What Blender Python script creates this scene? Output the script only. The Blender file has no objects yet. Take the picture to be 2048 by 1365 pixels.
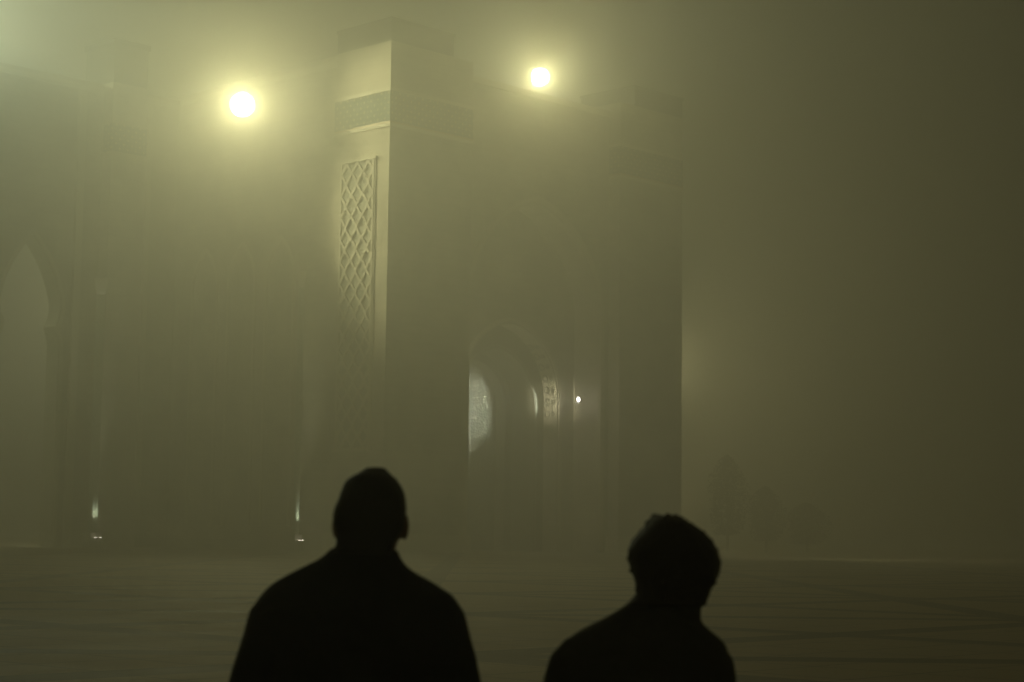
import bpy, bmesh, math, random
from mathutils import Vector, Matrix
from mathutils.geometry import tessellate_polygon
S = bpy.context.scene
COL = S.collection
random.seed(4)
R = math.radians

# ------------------------------------------------------------------ camera
F_PX, TILT, ROLL = 3700.0, math.atan(386 / 3700), 0.012
cam = bpy.data.cameras.new('camera'); cob = bpy.data.objects.new('camera', cam); COL.objects.link(cob)
cam.sensor_width = 36; cam.lens = 36 * F_PX / 2048; cam.clip_end = 2000; cam.clip_start = 0.1
right = Vector((1, 0, 0)); upv = Vector((0, -math.sin(TILT), math.cos(TILT))); fwd = Vector((0, math.cos(TILT), math.sin(TILT)))
c, s = math.cos(ROLL), math.sin(ROLL)
r2 = c * right + s * upv; u2 = -s * right + c * upv
m = Matrix((r2, u2, -fwd)).transposed().to_4x4(); m.translation = (0, 0, 1.6)
cob.matrix_world = m
cam.dof.use_dof = True; cam.dof.focus_distance = 155; cam.dof.aperture_fstop = 6.0
S.camera = cob

# ------------------------------------------------------------------ world, exposure, sampling
W = bpy.data.worlds.new('World'); S.world = W; W.use_nodes = True
bg = W.node_tree.nodes['Background']
bg.inputs['Color'].default_value = (1.0, 0.86, 0.39, 1); bg.inputs['Strength'].default_value = 0.027
S.view_settings.view_transform = 'Standard'; S.view_settings.look = 'None'
S.view_settings.exposure = 0; S.view_settings.gamma = 1
S.cycles.use_denoising = True
S.cycles.volume_bounces = 2
S.cycles.max_bounces = 6
S.cycles.sample_clamp_indirect = 2.0
S.cycles.use_light_tree = True

# ------------------------------------------------------------------ frame of the building
ANG = R(46)
CORNER = Vector((-10.29, 150, 0))
BM = Matrix.Translation(CORNER) @ Matrix.Rotation(ANG, 4, 'Z')
def LW(x, y, z): return BM @ Vector((x, y, z))

# ------------------------------------------------------------------ lamps' light
def light(name, kind, loc, energy, col, radius=0.4, target=None, size=None, blend=1.0, parent=None):
    d = bpy.data.lights.new(name, kind); d.energy = energy; d.color = col; d.shadow_soft_size = radius
    o = bpy.data.objects.new(name, d); COL.objects.link(o)
    if kind == 'SPOT':
        d.spot_size = size; d.spot_blend = blend
        o.rotation_euler = (Vector(target) - Vector(loc)).to_track_quat('-Z', 'Y').to_euler()
    o.location = loc
    return o

# ------------------------------------------------------------------ materials
def mat(name, col, rough=0.8, metal=0.0, emit=None, strength=0):
    m = bpy.data.materials.new(name); m.use_nodes = True
    b = m.node_tree.nodes['Principled BSDF']
    b.inputs['Base Color'].default_value = (*col, 1); b.inputs['Roughness'].default_value = rough
    b.inputs['Metallic'].default_value = metal
    if emit:
        b.inputs['Emission Color'].default_value = (*emit, 1); b.inputs['Emission Strength'].default_value = strength
    return m
class NT:
    def __init__(s, m): s.t = m.node_tree; s.b = s.t.nodes['Principled BSDF']
    def n(s, kind, **kw):
        x = s.t.nodes.new(kind)
        for k, v in kw.items(): setattr(x, k, v)
        return x
    def l(s, a, b): s.t.links.new(a, b)
    def math(s, op, a, b=None):
        x = s.n('ShaderNodeMath', operation=op)
        for i, v in enumerate((a, b)):
            if v is None: continue
            if isinstance(v, (int, float)): x.inputs[i].default_value = v
            else: s.l(v, x.inputs[i])
        return x.outputs[0]
    def mix(s, fac, a, b):
        x = s.n('ShaderNodeMix', data_type='RGBA')
        for i, v in ((0, fac), (6, a), (7, b)):
            if isinstance(v, tuple): x.inputs[i].default_value = (*v, 1)
            elif isinstance(v, (int, float)): x.inputs[i].default_value = v
            else: s.l(v, x.inputs[i])
        return x.outputs[2]
def wallcoords(q):
    tc = q.n('ShaderNodeTexCoord'); sp = q.n('ShaderNodeSeparateXYZ'); q.l(tc.outputs['Object'], sp.inputs[0])
    p = q.math('ADD', sp.outputs[0], sp.outputs[1]); return tc, p, sp.outputs[2]
def stone(name, col, joint=0.6, scale=1.0):
    m = mat(name, col, 0.9); m.node_tree.nodes['Principled BSDF'].inputs['Specular IOR Level'].default_value = .2; q = NT(m); tc, p, z = wallcoords(q)
    cb = q.n('ShaderNodeCombineXYZ'); q.l(p, cb.inputs[0]); q.l(z, cb.inputs[1])
    br = q.n('ShaderNodeTexBrick'); q.l(cb.outputs[0], br.inputs['Vector'])
    br.inputs['Scale'].default_value = 1 / scale; br.inputs['Brick Width'].default_value = 1.5; br.inputs['Row Height'].default_value = 0.75
    br.inputs['Mortar Size'].default_value = 0.02
    br.inputs['Color1'].default_value = (*col, 1); br.inputs['Color2'].default_value = (*[v * .9 for v in col], 1)
    br.inputs['Mortar'].default_value = (*[v * joint for v in col], 1)
    no = q.n('ShaderNodeTexNoise'); no.inputs['Scale'].default_value = 0.35; no.inputs['Detail'].default_value = 8
    q.l(tc.outputs['Object'], no.inputs['Vector'])
    mp = q.n('ShaderNodeMapRange'); q.l(no.outputs[0], mp.inputs[0]); mp.inputs[1].default_value = .3; mp.inputs[2].default_value = .7
    mp.inputs[3].default_value = .66; mp.inputs[4].default_value = 1.12
    mx = q.n('ShaderNodeVectorMath', operation='SCALE'); q.l(br.outputs[0], mx.inputs[0]); q.l(mp.outputs[0], mx.inputs['Scale'])
    q.l(mx.outputs[0], q.b.inputs['Base Color'])
    return m
M = {}
M['stone'] = stone('cream_stone', (.60, .55, .42))
M['trim'] = mat('pale_trim_stone', (.66, .61, .47), .8)
M['attic'] = stone('dark_glazed_tile', (.022, .026, .018), .6, .5)
M['dark'] = mat('shade_toned_stone', (.16, .15, .11), .8)  # stone darkened to hold the shade inside the deeper arches
def tile_mat():
    m = mat('mosaic_tile', (.2, .25, .2), .85); q = NT(m); tc, p, z = wallcoords(q)
    def band(op, per, w):
        v = q.math('DIVIDE', q.math(op, p, z), per); f = q.math('FRACT', v); return q.math('LESS_THAN', f, w)
    a = band('ADD', .86, .30); b = band('SUBTRACT', .86, .30)
    a2 = band('ADD', .43, .4); b2 = band('SUBTRACT', .43, .4)
    base = q.mix(q.math('MULTIPLY', a2, b2), (.07, .10, .09), (.30, .31, .23))
    c1 = q.mix(q.math('MAXIMUM', a, b), base, (.06, .10, .10))
    c2 = q.mix(q.math('MULTIPLY', a, b), c1, (.62, .55, .30))
    q.l(c2, q.b.inputs['Base Color']); return m
M['tile'] = tile_mat()
M['gold'] = mat('gilded_strip', (.45, .30, .10), .5)
M['grille'] = mat('lattice_backing', (.32, .32, .25), .8)
M['metal'] = mat('grey_metal', (.18, .18, .17), .5, .8)
M['lens'] = mat('lit_lamp_glass', (.8, .8, .7), .3, 0, (1, .95, .7), 30)
M['bulb'] = mat('lit_lantern_glass', (.8, .8, .8), .3, 0, (1, .93, .88), 60)
def door_mat():
    m = mat('hammered_bronze', (.46, .48, .40), .27, .65); q = NT(m)
    tc = q.n('ShaderNodeTexCoord'); v = q.n('ShaderNodeTexVoronoi'); v.inputs['Scale'].default_value = 4.6; q.l(tc.outputs['Object'], v.inputs['Vector'])
    bp = q.n('ShaderNodeBump'); bp.inputs['Strength'].default_value = .9; bp.inputs['Distance'].default_value = .15
    q.l(v.outputs['Distance'], bp.inputs['Height']); q.l(bp.outputs[0], q.b.inputs['Normal']); return m
M['door'] = door_mat()
def ground_mat():
    m = mat('patterned_paving', (.2, .2, .15), .55); q = NT(m)
    tc = q.n('ShaderNodeTexCoord'); 
    def lines(angle, per, w, off=0.0):
        mp = q.n('ShaderNodeMapping'); mp.inputs['Rotation'].default_value = (0, 0, R(angle)); mp.inputs['Location'].default_value = (off, off * .6, 0)
        q.l(tc.outputs['Object'], mp.inputs[0])
        sp = q.n('ShaderNodeSeparateXYZ'); q.l(mp.outputs[0], sp.inputs[0]); out = None
        for k in (0, 1):
            f = q.math('FRACT', q.math('DIVIDE', sp.outputs[k], per)); v = q.math('LESS_THAN', f, w / per)
            out = v if out is None else q.math('MAXIMUM', out, v)
        return out
    no = q.n('ShaderNodeTexNoise'); no.inputs['Scale'].default_value = .5; no.inputs['Detail'].default_value = 9; q.l(tc.outputs['Object'], no.inputs['Vector'])
    base = q.mix(no.outputs[0], (.36, .29, .18), (.52, .42, .27))
    big = q.math('MAXIMUM', lines(-46, 9.0, .9, 1.3), lines(-1, 12.7, .9, 2.0))
    c1 = q.mix(big, base, (.20, .165, .11))
    c2 = q.mix(lines(-46, 1.5, .03), c1, (.08, .07, .05))
    q.l(c2, q.b.inputs['Base Color']); q.b.inputs['Specular IOR Level'].default_value = .5
    rr = q.n('ShaderNodeMapRange'); q.l(no.outputs[0], rr.inputs[0]); rr.inputs[3].default_value = .45; rr.inputs[4].default_value = .72
    q.l(rr.outputs[0], q.b.inputs['Roughness'])
    return m
M['ground'] = ground_mat()

# ------------------------------------------------------------------ object helpers
def obj(name, bm, material, parent=None, smooth=False, mw=None):
    bmesh.ops.recalc_face_normals(bm, faces=bm.faces)
    me = bpy.data.meshes.new(name); bm.to_mesh(me); bm.free(); me.materials.append(material)
    for p in me.polygons: p.use_smooth = smooth
    o = bpy.data.objects.new(name, me); COL.objects.link(o)
    if parent: o.parent = parent
    return o
def tag(o, label=None, cat=None, group=None, kind=None):
    for k, v in (('label', label), ('category', cat), ('group', group), ('kind', kind)):
        if v: o[k] = v
    return o
def thing(name, label, cat, mw=None, group=None):
    o = bpy.data.objects.new(name, None); COL.objects.link(o)
    if mw is not None: o.matrix_world = mw
    return tag(o, label, cat, group)
def box(bm, x0, x1, y0, y1, z0, z1):
    v = [bm.verts.new(p) for p in ((x0, y0, z0), (x1, y0, z0), (x1, y1, z0), (x0, y1, z0), (x0, y0, z1), (x1, y0, z1), (x1, y1, z1), (x0, y1, z1))]
    for f in ((0, 3, 2, 1), (4, 5, 6, 7), (0, 1, 5, 4), (1, 2, 6, 5), (2, 3, 7, 6), (3, 0, 4, 7)): bm.faces.new([v[i] for i in f])
def boxo(name, dims, material, parent):
    bm = bmesh.new(); box(bm, *dims); return obj(name, bm, material, parent)
def prism(bm, poly, y0, y1):
    """poly: (x,z) outline, may be concave; extruded from y0 to y1"""
    a = [bm.verts.new((x, y0, z)) for x, z in poly]; b = [bm.verts.new((x, y1, z)) for x, z in poly]
    n = len(poly)
    for t in tessellate_polygon([[Vector((x, z, 0)) for x, z in poly]]):
        bm.faces.new([a[i] for i in t]); bm.faces.new([b[i] for i in reversed(t)])
    for i in range(n): bm.faces.new((a[i], a[(i + 1) % n], b[(i + 1) % n], b[i]))
def horseshoe(cx, cz, rad, apex, foot, n=16, jamb=1.0):
    """outline of a pointed arch opening, from the left foot over the apex to the right foot; jamb < 1 adds a cusped impost"""
    half = []
    a0 = 0.0 if jamb == 1.0 else -R(34)
    for i in range(n + 1):
        a = a0 + (R(90) - a0) * i / n
        x = rad * math.cos(a); z = cz + rad * math.sin(a)
        if a > R(20):
            k = (a - R(20)) / R(70); z += (apex - cz - rad) * k ** (1.6 if jamb == 1.0 else 1.25)
        half.append((x, z))
    if jamb == 1.0: rt = [(rad, foot)] + half
    else:
        x0, z0 = half[0]; rt = [(rad * .98, foot), (rad * .98, z0 - 1.5), (rad * .93, z0 - .9), (x0 + .1, z0 - .35), (x0, z0 - .1)] + half
    left = [(-x, z) for x, z in rt if x > 1e-3]
    return [(cx + x, z) for x, z in left] + [(cx + x, z) for x, z in reversed(rt)]
def arch_wall(bm, x0, x1, z1, hole, y0, y1):
    poly = [(x0, 0)] + hole + [(x1, 0), (x1, z1), (x0, z1)]
    prism(bm, poly, y0, y1)
def band(bm, pts, w, y0, y1, closed=False):
    """flat strip following pts in the xz plane"""
    P = [Vector((x, z)) for x, z in pts]; L = []; Rr = []
    for i, p in enumerate(P):
        d = (P[min(i + 1, len(P) - 1)] - P[max(i - 1, 0)]).normalized(); nn = Vector((-d.y, d.x))
        L.append(p + nn * w / 2); Rr.append(p - nn * w / 2)
    for i in range(len(P) - 1):
        q = [L[i], L[i + 1], Rr[i + 1], Rr[i]]
        a = [bm.verts.new((v.x, y0, v.y)) for v in q]; b = [bm.verts.new((v.x, y1, v.y)) for v in q]
        bm.faces.new(a); bm.faces.new(b[::-1])
        for k in range(4): bm.faces.new((a[k], a[(k + 1) % 4], b[(k + 1) % 4], b[k]))
SWAP = Matrix(((0, 1, 0, 0), (1, 0, 0, 0), (0, 0, 1, 0), (0, 0, 0, 1)))   # turns a front-face piece into a side-face piece
def swap(bm): bmesh.ops.transform(bm, matrix=SWAP, verts=bm.verts)

# ------------------------------------------------------------------ ground
bm = bmesh.new(); v = [bm.verts.new(p) for p in ((-498, -28, 0), (498, -28, 0), (498, 898, 0), (-498, 898, 0))]; bm.faces.new(v)
tag(obj('ground', bm, M['ground']), kind='structure')

# ------------------------------------------------------------------ gatehouse: two pylons round a deep arched portal
ZT = 42.2
B = thing('gatehouse', 'tall pale stone gatehouse with tiled frieze on its lit corner and a deep arched doorway', 'building', BM)
def lattice(parent, x0, x1, z0, z1, side, base):
    """pierced lozenge panel; base is the face plane, standing out towards negative"""
    bb = bmesh.new(); box(bb, x0, x1, base - .02, base + .2, z0, z1)
    if side: swap(bb)
    fr = obj('lattice_panel', bb, M['grille'], parent)
    bb = bmesh.new(); p = 1.36; h = 1.72; n = round((x1 - x0) / p); p = (x1 - x0) / n
    k = 0
    rows = int((z1 - z0) / h); h = (z1 - z0) / rows
    for i in range(n + 1):
        for sgn in (-1, 1):
            pts = []
            for r in range(rows * 10 + 1):
                u = r / 10; tri = abs(((u + (0 if sgn > 0 else 1)) % 2) - 1); tri = .5 * tri + .5 * (3 * tri ** 2 - 2 * tri ** 3)
                x = x0 + p * i + (tri - .5) * p * 1.0
                pts.append((min(max(x, x0 + .02), x1 - .02), z1 - u * h))
            off = -.20 if sgn < 0 else -.19
            band(bb, pts, .2, base + off, base - .021)
    if side: swap(bb)
    obj('lattice_ribs', bb, M['trim'], fr)
    bb = bmesh.new()
    for a in ((x0 - .35, x1 + .35, z1 + .0, z1 + .22), (x0 - .35, x1 + .35, z0 - .3, z0)): box(bb, a[0], a[1], base - .26, base - .001, a[2], a[3])
    for a in ((x0 - .22, x0), (x1, x1 + .16)): box(bb, a[0], a[1], base - .12, base - .002, z0 + .001, z1 - .001)
    if side: swap(bb)
    obj('lattice_frame', bb, M['trim'], fr)
def ring(name, x0, x1, y0, y1, z0, z1, out, material, parent):
    """band wrapped round a rectangular shaft"""
    bb = bmesh.new(); o = out
    box(bb, x0 - o, x1 + o, y0 - o, y0 - .003, z0, z1); box(bb, x0 - o, x1 + o, y1 + .003, y1 + o, z0, z1)
    box(bb, x0 - o, x0 - .003, y0, y1, z0, z1); box(bb, x1 + .003, x1 + o, y0, y1, z0, z1)
    return obj(name, bb, material, parent)
PW = 9.6
PL = 6.9      # depth of the pylons along the side faces
for (x0, x1) in ((0, PW), (38.4 - 9.2, 38.4)):
    bm = bmesh.new(); box(bm, x0, x1, 0, PL, 0, ZT); pyl = obj('pylon', bm, M['stone'], B)
    ring('plinth', x0, x1, 0, PL, 0, 1.5, .25, M['trim'], pyl)
    ring('tile_frieze', x0, x1, 0, PL, 35.42, 37.98, .05, M['tile'], pyl)
    ring('gilded_strip', x0, x1, 0, PL, 35.26, 35.42, .06, M['gold'], pyl)
    ring('moulding', x0, x1, 0, PL, 34.98, 35.26, .10, M['trim'], pyl)
    ring('moulding', x0, x1, 0, PL, 37.98, 38.28, .10, M['trim'], pyl)
    if x0 == 0:
        t = (0, 7.2, 0, 6.8)
    else:
        t = (31.2, 38.4, 0, 6.8)
    bm = bmesh.new(); box(bm, t[0], t[1], t[2], t[3], ZT + .002, 44.2); tur = obj('attic_block', bm, M['attic'], pyl)
    ring('coping', *t, 43.95, 44.2, .10, M['attic'], tur)
lattice(B.children[0], 1.75, 5.83, 8.5, 32.45, True, 0)
CX = 19.4
# great outer arch between the pylons
gi = horseshoe(CX, 21.5, 8.5, 31.3, 0, 22)
bm = bmesh.new(); arch_wall(bm, PW + .003, 29.197, 41.5, gi, 1.4, 4.5); pw = obj('portal_wall', bm, M['stone'], B)
bm = bmesh.new(); band(bm, horseshoe(CX, 21.5, 8.85, 31.75, 0.2, 22), .5, 1.25, 1.397); obj('arch_moulding', bm, M['trim'], pw)
bm = bmesh.new(); box(bm, PW + .1, 29.1, 1.15, 1.397, 40.9, 41.45); obj('cornice', bm, M['trim'], pw)
# stepped horseshoe arches inside it
bm = bmesh.new(); arch_wall(bm, PW + .003, 29.197, 36, horseshoe(CX, 14.0, 6.2, 20.6, 0, 20), 4.503, 6.2); wa = obj('inner_arch', bm, M['stone'], B)
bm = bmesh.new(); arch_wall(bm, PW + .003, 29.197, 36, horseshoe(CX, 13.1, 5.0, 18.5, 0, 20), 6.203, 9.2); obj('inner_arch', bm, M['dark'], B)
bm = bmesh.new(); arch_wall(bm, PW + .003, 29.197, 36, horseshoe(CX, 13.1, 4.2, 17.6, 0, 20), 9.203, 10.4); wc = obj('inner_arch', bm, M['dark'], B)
bm = bmesh.new(); band(bm, horseshoe(CX, 14.0, 6.55, 21.0, .2, 20), .34, 4.36, 4.50); obj('arch_moulding', bm, M['trim'], wa)
bm = bmesh.new(); band(bm, horseshoe(CX, 13.1, 5.2, 18.75, .2, 20), .16, 6.14, 6.20); obj('arch_moulding', bm, M['grille'], wa)
# roundels carved on the reveal of the first inner arch
for j in range(19):
    a = R(-12 + j * 10.5)
    for ty, rr in ((5.75, .30), (5.0, .16)):
        cx_, cz_ = CX + (6.19 if a < 0 else 6.18 * math.cos(a)), 14.0 + 6.18 * math.sin(a)
        if a > R(60): break
        bm = bmesh.new(); ax = Vector((-math.cos(max(a, 0)), 0, -math.sin(max(a, 0)))); e1 = Vector((0, 1, 0)); e2 = ax.cross(e1)
        N1, N2 = 16, 6
        vs = [[bm.verts.new(Vector((cx_, ty, cz_)) + (e1 * math.cos(u) + e2 * math.sin(u)) * (rr + .08 * math.cos(w)) + ax * .08 * math.sin(w)) for w in [2 * math.pi * q / N2 for q in range(N2)]] for u in [2 * math.pi * q / N1 for q in range(N1)]]
        for i in range(N1):
            for q in range(N2): bm.faces.new((vs[i][q], vs[(i + 1) % N1][q], vs[(i + 1) % N1][(q + 1) % N2], vs[i][(q + 1) % N2]))
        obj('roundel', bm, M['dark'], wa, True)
# door
dr = thing('door', None, None); dr.parent = B
for sd in (-1, 1):
    bm = bmesh.new(); box(bm, -6.6 if sd > 0 else -1.6, 0, 0, .22, .02, 17.8)
    rot = Matrix.Translation((CX + 4.1, 10.42, 0)) @ Matrix.Rotation(-R(11), 4, 'Z')
    if sd < 0: rot = Matrix.Translation((CX - 4.1, 10.42, 0)) @ Matrix.Diagonal((-1, 1, 1, 1))
    bmesh.ops.transform(bm, matrix=rot, verts=bm.verts); lf = obj('door_leaf', bm, M['door'], dr)
# mass behind and side wall towards the court
boxo('main_body', (.35, 37.0, 12.0, 36, 0, 42.2), M['stone'], B)
boxo('court_wall', (.352, 9.5, PL + .003, 11.997, 0, 42.2), M['stone'], B)
boxo('gable', (PW + .1, 29.0, 4.6, 11.99, 36.01, 41.3), M['stone'], B)
bm = bmesh.new(); 
for cc in (14.2, 19.6, 25.0):
    band(bm, horseshoe(cc, 24, 1.9, 27.2, 2.0, 14), .3, .2, .349)
swap(bm); obj('blind_arches', bm, M['trim'], B)
bm = bmesh.new(); box(bm, .2, .349, PL + .3, 29.3, 41.2, 41.7); obj('cornice', bm, M['trim'], B)

# ------------------------------------------------------------------ side wing with its arch and turret
Wg = thing('side_wing', 'long stone side wing at the far left with a turret and a pointed horseshoe archway', 'building', BM)
Wt, WT2 = 29.4, 31.3
ho = horseshoe(-15.0, 21.0, 3.0, 27.0, 0, 18, .86)
bm = bmesh.new(); arch_wall(bm, -60, -.005, 41.7, ho, Wt, WT2); ww = obj('wing_wall', bm, M['stone'], Wg)
bm = bmesh.new(); band(bm, horseshoe(-15.0, 21.0, 3.25, 27.35, .2, 18, .86), .3, Wt - .14, Wt - .003); obj('arch_moulding', bm, M['trim'], ww)
bm = bmesh.new(); box(bm, -60, -.1, Wt - .22, Wt - .003, 40.8, 41.3); obj('cornice', bm, M['trim'], ww)
bm = bmesh.new(); box(bm, -8.35, -4.7, 27.9, Wt - .005, 0, 41.7)
box(bm, -8.35, -4.7, WT2 + .005, 32.4, 0, 41.7); tu = obj('turret', bm, M['stone'], Wg)
boxo('turret_top', (-8.35, -4.7, 27.9, 32.4, 41.71, 45.7), M['attic'], Wg)
ring('coping', -8.35, -4.7, 27.9, 32.4, 45.2, 45.7, .15, M['attic'], tu)
ring('tile_frieze', -8.35, -4.7, 27.9, 29.1, 35.4, 37.9, .06, M['tile'], tu)
bm = bmesh.new()
for a, b_ in ((-3.7, -3.2), (-11.0, -10.3), (-19.8, -19.1), (-28, -27.3), (-36, -35.3)): box(bm, a, b_, Wt - .35, Wt - .003, 0, 40.7)
obj('pilasters', bm, M['trim'], ww)

# ------------------------------------------------------------------ tiled corner columns on pedestals, lit from their feet
def lathe(bm, prof, n=16):
    vs = [[bm.verts.new((r * math.cos(2 * math.pi * k / n), r * math.sin(2 * math.pi * k / n), z)) for k in range(n)] for r, z in prof]
    for i in range(len(vs) - 1):
        for k in range(n): bm.faces.new((vs[i][k], vs[i][(k + 1) % n], vs[i + 1][(k + 1) % n], vs[i + 1][k]))
    bm.faces.new(vs[0][::-1]); bm.faces.new(vs[-1])
def column(lx, ly, rad, label, energy, lampdx):
    t = thing('tiled_column', label, 'column', Matrix.Translation(LW(lx, ly, 0)) @ Matrix.Rotation(ANG, 4, 'Z'), 'tiled columns with lamps at their feet')
    bm = bmesh.new(); w = rad * 1.35; box(bm, -w, w, -w, w, 0, 1.2); box(bm, -w * 1.15, w * 1.15, -w * 1.15, w * 1.15, 1.202, 1.38); obj('pedestal', bm, M['polish'], t)
    bm = bmesh.new(); lathe(bm, [(rad * 1.05, 1.385), (rad * 1.05, 1.5), (rad, 1.6), (rad * .96, 20.5), (rad * .9, 22.2)]); obj('shaft', bm, M['coltile'], t, True)
    bm = bmesh.new(); lathe(bm, [(rad * .95, 22.2), (rad * 1.1, 22.6), (rad * 1.4, 23.3), (rad * 1.45, 23.6)]); obj('capital', bm, M['trim'], t, True)
    for dx in (-lampdx, lampdx):
        b0 = Vector((dx, -w - .35, .9)) 
        bm = bmesh.new(); box(bm, dx - .12, dx + .12, -w - .45, -w - .2, .70, .84); box(bm, dx - .03, dx + .03, -w - .36, -w - .30, 0, .70); lp = obj('uplight', bm, M['metal'], t)
        bm = bmesh.new(); box(bm, dx - .1, dx + .1, -w - .43, -w - .22, .842, .88); obj('uplight_glass', bm, M['upglass'], lp)
        p = t.matrix_world @ Vector((dx, -rad - .22, 1.47))
        tg = t.matrix_world @ Vector((dx * .6, -rad + .02, 6.0))
        light('uplight_beam', 'SPOT', p, energy, (.96, 1, .80), .04, tg, R(24), 1.0)
M['polish'] = mat('polished_stone', (.45, .42, .36), .15)
M['upglass'] = mat('lit_uplight_glass', (.8, .8, .8), .3, 0, (1, .9, .75), 10)
ct = mat('green_column_tile', (.2, .3, .24), .3); q = NT(ct); tc = q.n('ShaderNodeTexCoord'); ck = q.n('ShaderNodeTexChecker'); ck.inputs['Scale'].default_value = 5
q.l(tc.outputs['Object'], ck.inputs['Vector']); ck.inputs['Color1'].default_value = (.30, .36, .28, 1); ck.inputs['Color2'].default_value = (.46, .50, .38, 1); q.l(ck.outputs[0], q.b.inputs['Base Color'])
M['coltile'] = ct
column(-.95, 9.75, .27, 'slender green tiled column lit from its foot, left of the lit tower corner', 5000, .16)
column(-9.3, 27.3, .42, 'thicker green tiled column lit from its foot, below the turret of the side wing', 14000, .26)

# ------------------------------------------------------------------ roof floodlights
def floodlight(lx, ly, lz, direction, arm, label, energy, col, lens_r=.75):
    """direction: unit vector in building axes the glass faces; arm: end point of the bracket in building axes"""
    d = Vector(direction).normalized()
    mw = Matrix.Translation(LW(lx, ly, lz)) @ Matrix.Rotation(ANG, 4, 'Z') @ d.to_track_quat('Z', 'Y').to_matrix().to_4x4()
    t = thing('floodlight', label, 'lamp', mw, 'floodlights shining through the fog')
    bm = bmesh.new(); lathe(bm, [(lens_r * .55, -.7), (lens_r * .8, -.5), (lens_r * 1.0, -.12), (lens_r * 1.12, -.02), (lens_r * 1.12, .03), (lens_r * 1.02, .03)], 24); obj('housing', bm, M['metal'], t, True)
    bm = bmesh.new(); lathe(bm, [(lens_r, .032), (lens_r * .8, .10), (lens_r * .4, .15), (.01, .16)], 24); obj('glass', bm, M['lens'], t, True)
    e = mw.inverted() @ LW(*arm); a = Vector((0, 0, -.6)); bm = bmesh.new()
    dd = (e - a); ln = dd.length; lathe(bm, [(.07, 0), (.07, ln)], 10)
    bmesh.ops.transform(bm, matrix=Matrix.Translation(a) @ dd.to_track_quat('Z', 'Y').to_matrix().to_4x4(), verts=bm.verts); obj('bracket', bm, M['metal'], t)
    light('floodlight_glow', 'SPOT', mw @ Vector((0, 0, .3)), energy, col, lens_r * .6, mw @ Vector((0, 0, 5)), R(76), 1.0)
    return t
floodlight(-1.9, 17.4, 39.1, (-.59, -.77, -.16), (.0, 18.5, 40.0), 'brighter of the two glowing floodlights, left of the tiled tower corner', 22500, (1, .93, .44), 1.05)
floodlight(17.2, -.8, 42.2, (-.68, -.70, -.16), (18.6, 1.5, 41.7), 'smaller of the two glowing floodlights, above the arched portal', 13500, (1, .92, .43), .8)
# the lamp outside the picture on the roof of the wing
light('wing_roof_spot', 'SPOT', LW(-28, 34, 50), 720000, (1.0, .97, .56), .3, LW(0, -2.2, 36.5), R(18), 1.0)
light('wing_roof_spot', 'SPOT', LW(-28, 34, 50), 620000, (1.0, .97, .56), .3, LW(0, -2.6, 24.5), R(21), 1.0)
light('roof_glow_fill', 'POINT', LW(27, 9, 43.2), 3800, (.85, 1, .72), .4)  # unseen light added for the cool glow over the portal roof
# unseen lights behind the wing and behind the gatehouse
light('roof_left_lamp', 'POINT', LW(-20, 46, 48), 45000, (.88, 1, .66), .6)
light('court_fill', 'POINT', LW(16, 60, 26), 14000, (1, .95, .55), .8)  # unseen fill added so the fog glows through the wing arch

light('rear_lamp', 'POINT', LW(59.5, 22, 21), 12500, (1, .90, .44), .5)
# ------------------------------------------------------------------ lanterns in the portal; the left one is added to light the reveals
def lantern(lx, ly, lz, wallx, label, energy, unseen=False):
    mw = Matrix.Translation(LW(lx, ly, lz)) @ Matrix.Rotation(ANG, 4, 'Z')
    t = thing('lantern', label, 'lantern', mw, 'lanterns in the portal')
    bm = bmesh.new(); lathe(bm, [(.02, .42), (.16, .30), (.17, .26)], 8); obj('lantern_cap', bm, M['metal'], t)
    bm = bmesh.new(); lathe(bm, [(.12, -.30), (.13, -.26)], 8); obj('lantern_base', bm, M['metal'], t)
    bm = bmesh.new(); lathe(bm, [(.05, -.2), (.13, -.12), (.165, 0), (.13, .12), (.06, .2)], 14); obj('lantern_glass', bm, M['bulb'], t, True)
    bm = bmesh.new(); dx = wallx - lx; box(bm, min(0, dx), max(0, dx), -.03, .03, .44, .50); obj('bracket', bm, M['metal'], t)
    if unseen: light('portal_fill_beam', 'SPOT', LW(lx + .5, ly, lz), energy, (1, .95, .72), .15, LW(25.3, 5.5, 14.0), R(21), 1.0)  # beam added from the unseen lantern onto the first arch reveal
    if unseen: light('lantern_glow', 'POINT', LW(lx + .4, ly, lz), 900, (1, .95, .72), .15)  # soft light added so the inner arches show
    else:
        light('lantern_glow', 'POINT', LW(lx - .35, ly, lz), energy, (1, .95, .85), .12)
        light('portal_fill_beam', 'SPOT', LW(lx - .4, ly, lz), 20000, (.95, 1, .85), .09, LW(20.4, 10.2, 13.2), R(50), 1.0)  # extra spot added at this lantern to light the door
lantern(26.0, 2.2, 14.0, 27.3, 'small white lantern glowing right of the lit horseshoe doorway', 60)
lantern(11.35, 2.6, 14.0, 10.95, 'unseen small lantern behind the near pylon, added to light the portal reveals', 26000, True)

# ------------------------------------------------------------------ warm yard light behind the gatehouse
light('yard_lamp', 'SPOT', (17.4, 210, 2.5), 7000, (1, .85, .38), .3, (17.4, 210, 30), R(165), .4)

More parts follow.
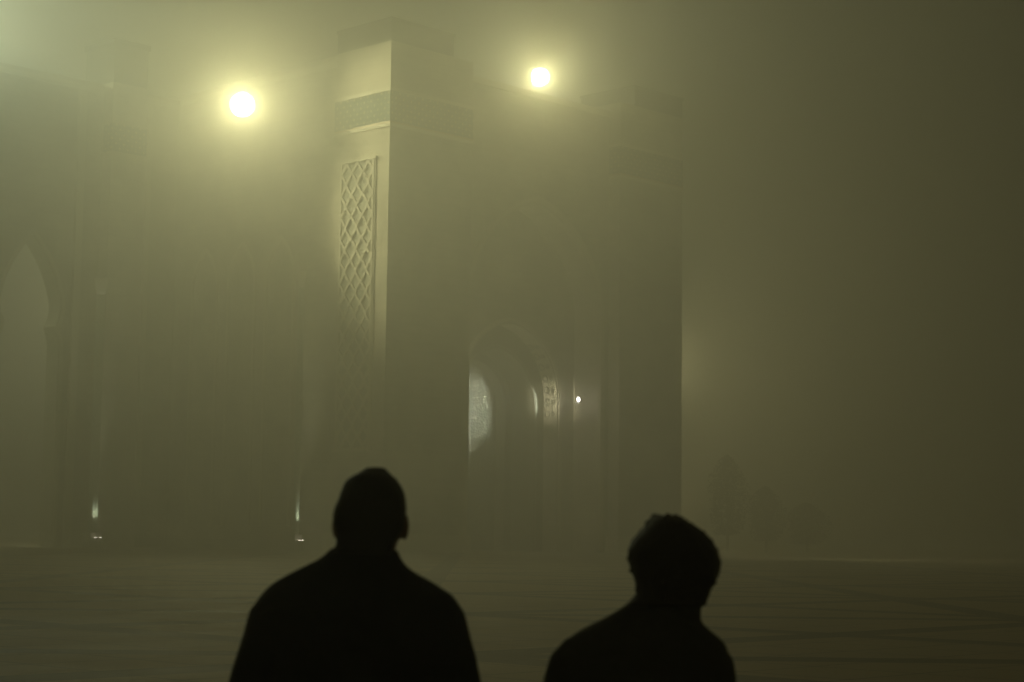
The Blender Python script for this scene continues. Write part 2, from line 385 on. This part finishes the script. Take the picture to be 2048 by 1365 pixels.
# ------------------------------------------------------------------ two faint trees by the low building
M['leaf'] = mat('dark_leaves', (.05, .07, .035), .8); M['bark'] = mat('bark', (.08, .06, .04), .9)
def tree(x, y, h, w, label):
    t = thing('tree', label, 'tree', Matrix.Translation((x, y, 0)), 'faint trees far off in the fog')
    bm = bmesh.new(); tube(bm, [(0, 0, 0.1), (.05, 0, h * .3), (-.05, .05, h * .8)], [.16, .12, .04], 8)
    for k in range(6):
        a = k * 1.1; tube(bm, [(0, 0, h * (.25 + .08 * k)), (math.cos(a) * w * .6, math.sin(a) * w * .6, h * (.4 + .08 * k))], [.05, .02], 6)
    obj('trunk', bm, M['bark'], t)
    bm = bmesh.new(); rnd = random.Random(int(x * 10))
    for _ in range(2400):
        u = rnd.random(); a = rnd.uniform(0, 2 * math.pi); z = h * (.18 + .82 * u)
        rr = w * (math.sin(math.pi * min(1, .12 + u * .88)) ** .6) * (.55 + .45 * math.sin(3 * a + 5 * u) * .5 + .2) * rnd.random() ** .4
        c_ = Vector((math.cos(a) * rr, math.sin(a) * rr, z)); e = Vector((rnd.gauss(0, 1), rnd.gauss(0, 1), rnd.gauss(0, 1))).normalized(); f_ = e.orthogonal().normalized() * .10; e = e * .16
        bm.faces.new([bm.verts.new(c_ + q_) for q_ in (e, f_, -e, -f_)])
    obj('crown', bm, M['leaf'], t)
# ------------------------------------------------------------------ people
def rings_loft(bm, rings, n=28, ex=2.3):
    """rings: (z, xl, xr, yb, yf) closed loft from top to bottom"""
    vs = []
    for z, xl, xr, yb, yf in rings:
        row = []
        for k in range(n):
            a = 2 * math.pi * k / n; ca, sa = math.cos(a), math.sin(a)
            row.append(bm.verts.new(((xl + xr) / 2 + (xr - xl) / 2 * math.copysign(abs(ca) ** (2 / ex), ca), (yb + yf) / 2 + (yf - yb) / 2 * math.copysign(abs(sa) ** (2 / ex), sa), z)))
        vs.append(row)
    for i in range(len(vs) - 1):
        for k in range(n): bm.faces.new((vs[i][k], vs[i][(k + 1) % n], vs[i + 1][(k + 1) % n], vs[i + 1][k]))
    bm.faces.new(vs[0][::-1]); bm.faces.new(vs[-1])
def tube(bm, pts, rad, n=14):
    P = [Vector(p) for p in pts]; rows = []
    ext = [(P[0] + (P[0] - P[1]).normalized() * rad[0] * .8, rad[0] * .45)] + list(zip(P, rad)) + [(P[-1] + (P[-1] - P[-2]).normalized() * rad[-1] * .8, rad[-1] * .45)]
    up = Vector((0.13, 1, 0.07))
    for i, (p, r) in enumerate(ext):
        d = (ext[min(i + 1, len(ext) - 1)][0] - ext[max(i - 1, 0)][0]).normalized()
        a = d.cross(up).normalized(); b = d.cross(a)
        rows.append([bm.verts.new(p + (a * math.cos(2 * math.pi * k / n) + b * math.sin(2 * math.pi * k / n)) * r) for k in range(n)])
    for i in range(len(rows) - 1):
        for k in range(n): bm.faces.new((rows[i][k], rows[i][(k + 1) % n], rows[i + 1][(k + 1) % n], rows[i + 1][k]))
    bm.faces.new(rows[0][::-1]); bm.faces.new(rows[-1])
def blob(bm, c0, rx, ry, rz, rot=None):
    r = bmesh.ops.create_icosphere(bm, subdivisions=3, radius=1)
    mm = Matrix.Translation(c0) @ (rot or Matrix()) @ Matrix.Diagonal((rx, ry, rz, 1))
    bmesh.ops.transform(bm, matrix=mm, verts=r['verts'])
def fuse(name, bm, material, parent, voxel, smooth=6, bumps=0, bscale=.03):
    """one continuous skin out of overlapping volumes"""
    bmesh.ops.recalc_face_normals(bm, faces=bm.faces)
    me = bpy.data.meshes.new('tmp'); bm.to_mesh(me); bm.free()
    o = bpy.data.objects.new('tmp', me); COL.objects.link(o)
    rm = o.modifiers.new('r', 'REMESH'); rm.mode = 'VOXEL'; rm.voxel_size = voxel
    sm = o.modifiers.new('s', 'SMOOTH'); sm.iterations = smooth; sm.factor = .5
    if bumps:
        tx = bpy.data.textures.new('curl', 'CLOUDS'); tx.noise_scale = bscale; tx.noise_depth = 2
        dm = o.modifiers.new('d', 'DISPLACE'); dm.texture = tx; dm.strength = bumps; dm.mid_level = .5
    dg = bpy.context.evaluated_depsgraph_get(); ev = o.evaluated_get(dg)
    nm = bpy.data.meshes.new_from_object(ev); nm.name = name
    bpy.data.objects.remove(o); bpy.data.meshes.remove(me)
    nm.materials.clear(); nm.materials.append(material)
    for p in nm.polygons: p.use_smooth = True
    r = bpy.data.objects.new(name, nm); COL.objects.link(r); r.parent = parent
    return r
def interp(tab, z):
    """tab: [(x, z)...] from top to bottom"""
    if z >= tab[0][1]: return tab[0][0]
    for (xa, za), (xb, zb) in zip(tab, tab[1:]):
        if zb <= z <= za: return xa + (xb - xa) * (za - z) / max(za - zb, 1e-6)
    return tab[-1][0]
def fingers(bm, wrist, palm_end, side, curl=.35):
    """palm, four fingers of unequal length and a thumb; hand hangs down with its palm to the thigh"""
    wv, pv = Vector(wrist), Vector(palm_end); d = (pv - wv).normalized(); fw = Vector((0, 1, 0)); inn = Vector((-side, 0, 0))
    for o_ in (-.028, -.010, .008, .026):
        tube(bm, [wv + fw * o_ * .55, wv + d * .05 + fw * o_, pv + fw * o_], [.019, .015, .012], 10)
    for o_, ln in zip((-.033, -.011, .011, .033), (.058, .072, .078, .070)):
        a = pv + fw * o_ * 1.0; d1 = (d + inn * .25).normalized(); d2 = (d + inn * (.25 + curl)).normalized(); d3 = (d + inn * (.4 + 2 * curl)).normalized()
        b_ = a + d1 * ln * .45; c_ = b_ + d2 * ln * .32; e_ = c_ + d3 * ln * .25
        tube(bm, [a - d * .01, b_, c_, e_], [.0095, .0088, .0082, .0070], 10)
    a = wv + d * .035 + fw * .028; b_ = a + (d * .6 + fw * .75 + inn * .2).normalized() * .035; c_ = b_ + (d * .9 + fw * .35 + inn * .3).normalized() * .03
    e_ = c_ + (d + fw * .05 + inn * .3).normalized() * .024
    tube(bm, [a - d * .01, b_, c_, e_], [.014, .012, .0105, .0085], 10)
def add_face(bm, cx, cy, top, yaw, pitch=0, k=1.0):
    """nose, brows, lips, chin and ears on a head whose crown is at top; the face looks along +y turned by yaw"""
    mid = top - .118 * k
    Rm = Matrix.Translation((cx, cy, mid)) @ Matrix.Rotation(yaw, 4, 'Z') @ Matrix.Rotation(pitch, 4, 'X')
    def P(x, y, z): return Rm @ Vector((x, y, z))
    tube(bm, [P(0, .088, .012), P(0, .103, -.018), P(0, .114, -.040)], [.009, .011, .014], 10)
    blob(bm, P(-.012, .102, -.044), .010, .010, .008); blob(bm, P(.012, .102, -.044), .010, .010, .008)
    blob(bm, P(0, .088, -.066), .024, .014, .006, Rm.to_quaternion().to_matrix().to_4x4()); blob(bm, P(0, .087, -.076), .021, .013, .007)
    blob(bm, P(0, .074, -.103), .026, .022, .018)
    tube(bm, [P(-.045, .074, .022), P(-.02, .088, .026), P(.02, .088, .026), P(.045, .074, .022)], [.008, .010, .010, .008], 8)
    blob(bm, P(-.04, .066, -.03), .024, .022, .02); blob(bm, P(.04, .066, -.03), .024, .022, .02)
    return P
M['skin'] = mat('skin', (.16, .09, .055), .55)
M['hair'] = mat('black_hair', (.012, .010, .008), .6)
def cloth(name, col):
    m = mat(name, col, .92); q = NT(m); tc = q.n('ShaderNodeTexCoord'); no = q.n('ShaderNodeTexNoise'); no.inputs['Scale'].default_value = 60; no.inputs['Detail'].default_value = 5
    q.l(tc.outputs['Object'], no.inputs['Vector']); q.l(q.mix(no.outputs[0], tuple(v * .7 for v in col), tuple(v * 1.3 for v in col)), q.b.inputs['Base Color'])
    bp = q.n('ShaderNodeBump'); bp.inputs['Strength'].default_value = .3; bp.inputs['Distance'].default_value = .003; q.l(no.outputs[0], bp.inputs['Height']); q.l(bp.outputs[0], q.b.inputs['Normal'])
    return m
M['jacket'] = cloth('black_wool', (.012, .013, .014)); M['shirt'] = cloth('dark_grey_cotton', (.035, .038, .036))
M['trouser'] = cloth('dark_trouser_cloth', (.015, .015, .018)); M['shoe'] = mat('black_leather', (.01, .01, .01), .4)
M['eye'] = mat('eye', (.5, .48, .45), .2)

def person(label, X, Y, Lt, Rt, tor, head_y, neck_z, hip, voxel, topmat, yaw, pitch, hairtype, arm, topname, zt):
    """Lt/Rt: outline tables (x,z) seen from behind, in world x; everything is built round the feet at X,Y"""
    T = thing('person', label, 'person', Matrix.Translation((X, Y, 0)))
    sm_ = lambda tb, z: sum(interp(tb, z + d_) * w_ for d_, w_ in ((-.016, .12), (-.008, .22), (0, .32), (.008, .22), (.016, .12)))
    xl = lambda z: sm_(Lt, z) - X; xr = lambda z: sm_(Rt, z) - X
    def dy(z):      # back and front depth by height
        tab = [(-.030, .03, zt - .0), (-.075, .075, zt - .02), (-.098, .098, zt - .07), (-.095, .102, zt - .12), (-.072, .098, zt - .17), (-.058, .075, zt - .20), (-.055, .06, zt - .225)]
        if z > neck_z:
            for (b0, f0, z0), (b1, f1, z1) in zip(tab, tab[1:]):
                if z1 <= z <= z0:
                    u = (z0 - z) / (z0 - z1); return head_y + b0 + (b1 - b0) * u, head_y + f0 + (f1 - f0) * u
            return head_y * .8 - .055, head_y * .8 + .06
        u = min(1, (neck_z - z) / .17); u = u * u * (3 - 2 * u)
        return head_y * .7 * (1 - u) - .06 - .06 * u, head_y * .7 * (1 - u) + .06 + .05 * u
    def outline(z0, z1, step, inset, cap=True):
        out = []; z = z0
        while z > z1 - 1e-6:
            a, b_ = xl(z) + inset, xr(z) - inset; yb, yf = dy(z)
            if b_ - a < .02: mdl = (a + b_) / 2; a, b_ = mdl - .01, mdl + .01
            out.append((z, a, b_, yb + inset, yf - inset)); z -= step
        return out
    sh = arm['sh_z']
    lower = lambda g: [(z, cx - w + g, cx + w - g, -d + g, f - g) for z, cx, w, d, f in tor]
    # body, bare
    bm = bmesh.new(); rings_loft(bm, [(z_, a_ + g_, b__ - g_, c_ + g_, d_ - g_ * .3) for z_, a_, b__, c_, d_ in outline(zt - .016, sh + .03, .012, .006) for g_ in (.010 if z_ > neck_z + .04 else 0,)] + lower(.012))
    for sd in (-1, 1):
        S0 = arm[sd]
        tube(bm, S0['p'][:3], [.05, .043, .030]); fingers(bm, S0['p'][2], S0['hand'], sd)
        hx = tor[-1][1] + sd * .085
        tube(bm, [(hx, 0, hip), (hx + sd * .01, .012, hip * .53), (hx + sd * .02, -.015, .09)], [.078, .052, .038])
        tube(bm, [(hx + sd * .02, -.03, .06), (hx + sd * .03, .06, .045), (hx + sd * .04, .15, .03)], [.036, .034, .024])
    hc = ((xl(zt - .1) + xr(zt - .1)) / 2, head_y)
    P = add_face(bm, hc[0], hc[1], zt, yaw, pitch)
    for sd in (-1, 1): 
        e = P(sd * .076, -.004, -.012)
        blob(bm, e, .009, .017, .030, Matrix.Rotation(yaw, 4, 'Z') @ Matrix.Rotation(-sd * .3, 4, 'Z'))
    body = fuse('body', bm, M['skin'], T, voxel, 3)
    for sd in (-1, 1):
        bm = bmesh.new(); blob(bm, P(sd * .031, .083, .0), .012, .010, .009); obj('eye', bm, M['eye'], T, True)
    # top garment
    bm = bmesh.new(); rings_loft(bm, outline(arm['collar'], sh + .03, .012, -.001) + lower(0))
    for sd in (-1, 1):
        S0 = arm[sd]; p0, p1, p2 = map(Vector, S0['p'][:3])
        tube(bm, [p0, p0.lerp(p1, .5), p1, p1.lerp(p2, .55), p1.lerp(p2, .93)], [arm['r'], arm['r'] * .98, arm['r'] * .88, arm['r'] * .76, arm['r'] * .68])
    bm2 = bm
    tp = fuse(topname, bm2, topmat, T, voxel * 1.5, 8, .010, .16)
    # trousers and shoes
    bm = bmesh.new(); z0, cx, w, d, f = tor[-1]
    rings_loft(bm, [(hip + .12, cx - w + .012, cx + w - .012, -d + .01, f - .01), (hip, cx - w + .004, cx + w - .004, -d, f), (hip - .08, cx - w + .01, cx + w - .01, -d + .01, f - .02)])
    for sd in (-1, 1):
        hx = cx + sd * .085
        tube(bm, [(hx, 0, hip - .02), (hx + sd * .01, .012, hip * .53), (hx + sd * .018, -.006, .20), (hx + sd * .02, 0, .085)], [.094, .072, .062, .063])
    fuse('trousers', bm, M['trouser'], T, voxel * 1.6, 6, .012, .12)
    for sd in (-1, 1):
        hx = cx + sd * .085
        bm = bmesh.new(); tube(bm, [(hx + sd * .02, -.045, .055), (hx + sd * .03, .06, .05), (hx + sd * .04, .17, .038)], [.05, .048, .036]); blob(bm, (hx + sd * .03, .06, .012), .045, .15, .012)
        fuse('shoe', bm, M['shoe'], T, .007, 3)
    # hair
    bm = bmesh.new()
    rg = []
    z = zt
    while z > arm['hair_z']:
        a, b_ = xl(z), xr(z); yb, yf = dy(z)
        if b_ - a < .02: mdl = (a + b_) / 2; a, b_ = mdl - .012, mdl + .012
        u = (zt - z) / .13
        if hairtype == 'short': yf = head_y + .062 - .07 * max(0, u - .35); shr = .002 + max(0, u - .7) * .012
        else: yf = head_y + .09 - .10 * max(0, u - .45); shr = -.003
        rg.append((z, a + shr, b_ - shr, yb - (.006 if hairtype == 'short' else .012), yf)); z -= .006
    rings_loft(bm, rg, 40)
    if hairtype == 'curly':
        for _ in range(520):
            r_ = random.choice(rg[0:-3]); a = random.uniform(0, 2 * math.pi)
            cxx, hw, cy_, hd = (r_[1] + r_[2]) / 2, (r_[2] - r_[1]) / 2, (r_[3] + r_[4]) / 2, (r_[4] - r_[3]) / 2
            rr = random.uniform(.004, .007); k_ = random.uniform(.93, 1.0)
            blob(bm, (cxx + math.cos(a) * hw * k_, cy_ + math.sin(a) * hd * k_, r_[0] + random.uniform(-.006, .003)), rr, rr, rr)
    fuse('hair', bm, M['hair'], T, .0045, 2 if hairtype == 'curly' else 4, .004 if hairtype == 'curly' else .003, .012)
    return T
m1L = [(-.315, 1.744), (-.322, 1.735), (-.36, 1.725), (-.372, 1.702), (-.379, 1.67), (-.391, 1.646), (-.393, 1.616), (-.383, 1.592), (-.385, 1.584), (-.399, 1.549), (-.446, 1.527), (-.504, 1.497), (-.543, 1.466), (-.565, 1.431), (-.575, 1.40)]
m1R = [(-.285, 1.744), (-.27, 1.736), (-.243, 1.711), (-.23, 1.687), (-.225, 1.648), (-.227, 1.609), (-.248, 1.57), (-.245, 1.547), (-.219, 1.52), (-.172, 1.497), (-.125, 1.469), (-.097, 1.428), (-.087, 1.40)]
tor1 = [(1.36, 0, .215, .125, .125), (1.25, 0, .195, .13, .13), (1.1, 0, .18, .12, .13), (.98, 0, .185, .12, .13), (.84, 0, .195, .13, .13), (.80, 0, .195, .13, .13)]
arm1 = {'sh_z': 1.40, 'collar': 1.565, 'hair_z': 1.55, 'r': .067,
        -1: {'p': [(-.172, -.01, 1.415), (-.243, -.03, 1.15), (-.262, .06, .915)], 'hand': (-.257, .085, .825)},
        1: {'p': [(.172, -.01, 1.415), (.243, -.03, 1.15), (.262, .06, .915)], 'hand': (.257, .085, .825)}}
person('broad-shouldered man with cropped hair and dark jacket seen from behind, taller of the two', -.332, 4.1, m1L, m1R, tor1, .015, 1.565, .86, .005, M['jacket'], R(12), 0, 'short', arm1, 'jacket', 1.743)
m2L = [(.325, 1.643), (.306, 1.632), (.291, 1.61), (.266, 1.587), (.258, 1.565), (.263, 1.535), (.273, 1.506), (.282, 1.475), (.264, 1.457), (.228, 1.433), (.186, 1.414), (.15, 1.396), (.117, 1.371), (.096, 1.341), (.085, 1.315)]
m2R = [(.36, 1.643), (.376, 1.634), (.409, 1.618), (.436, 1.594), (.448, 1.567), (.456, 1.541), (.447, 1.508), (.43, 1.492), (.424, 1.474), (.418, 1.441), (.41, 1.414), (.436, 1.399), (.466, 1.375), (.481, 1.352), (.487, 1.323)]
tor2 = [(1.29, 0, .175, .115, .115), (1.18, 0, .165, .11, .115), (1.05, 0, .155, .11, .12), (.92, 0, .165, .11, .12), (.78, 0, .18, .12, .12), (.74, 0, .18, .12, .12)]
arm2 = {'sh_z': 1.33, 'collar': 1.475, 'hair_z': 1.45, 'r': .056,
        -1: {'p': [(-.14, -.01, 1.335), (-.19, -.03, 1.07), (-.20, .06, .85)], 'hand': (-.195, .085, .765)},
        1: {'p': [(.145, -.01, 1.335), (.170, -.03, 1.07), (.185, .06, .85)], 'hand': (.18, .085, .765)}}
person('curly-haired man in dark grey shirt looking down to the right, shorter of the two', .281, 4.0, m2L, m2R, tor2, .05, 1.46, .80, .005, M['shirt'], R(-10), R(-14), 'curly', arm2, 'shirt', 1.643)

for x_, y_, h_, w_, lb in ((22.0, 188, 9.8, 2.6, 'tallest faint tree in the fog, next to the warm glow right of the gatehouse'),
                           (26.6, 193, 6.8, 2.4, 'middle-height faint tree in the fog, just right of the tallest tree'),
                           (31.5, 197, 5.2, 2.9, 'lowest and rightmost of the faint trees in the fog')):
    tree(x_, y_, h_, w_, lb)

# ------------------------------------------------------------------ fog
bm = bmesh.new(); box(bm, -500, 500, -30, 900, -1, 78)
hz = mat('night_fog', (1, 1, 1)); nt = hz.node_tree
nt.nodes.remove(nt.nodes['Principled BSDF']); pv = nt.nodes.new('ShaderNodeVolumePrincipled')
pv.inputs['Color'].default_value = (.96, .96, .90, 1); pv.inputs['Density'].default_value = .013; pv.inputs['Anisotropy'].default_value = .78
nt.links.new(pv.outputs[0], nt.nodes['Material Output'].inputs['Volume'])
tag(obj('haze', bm, hz), kind='stuff')
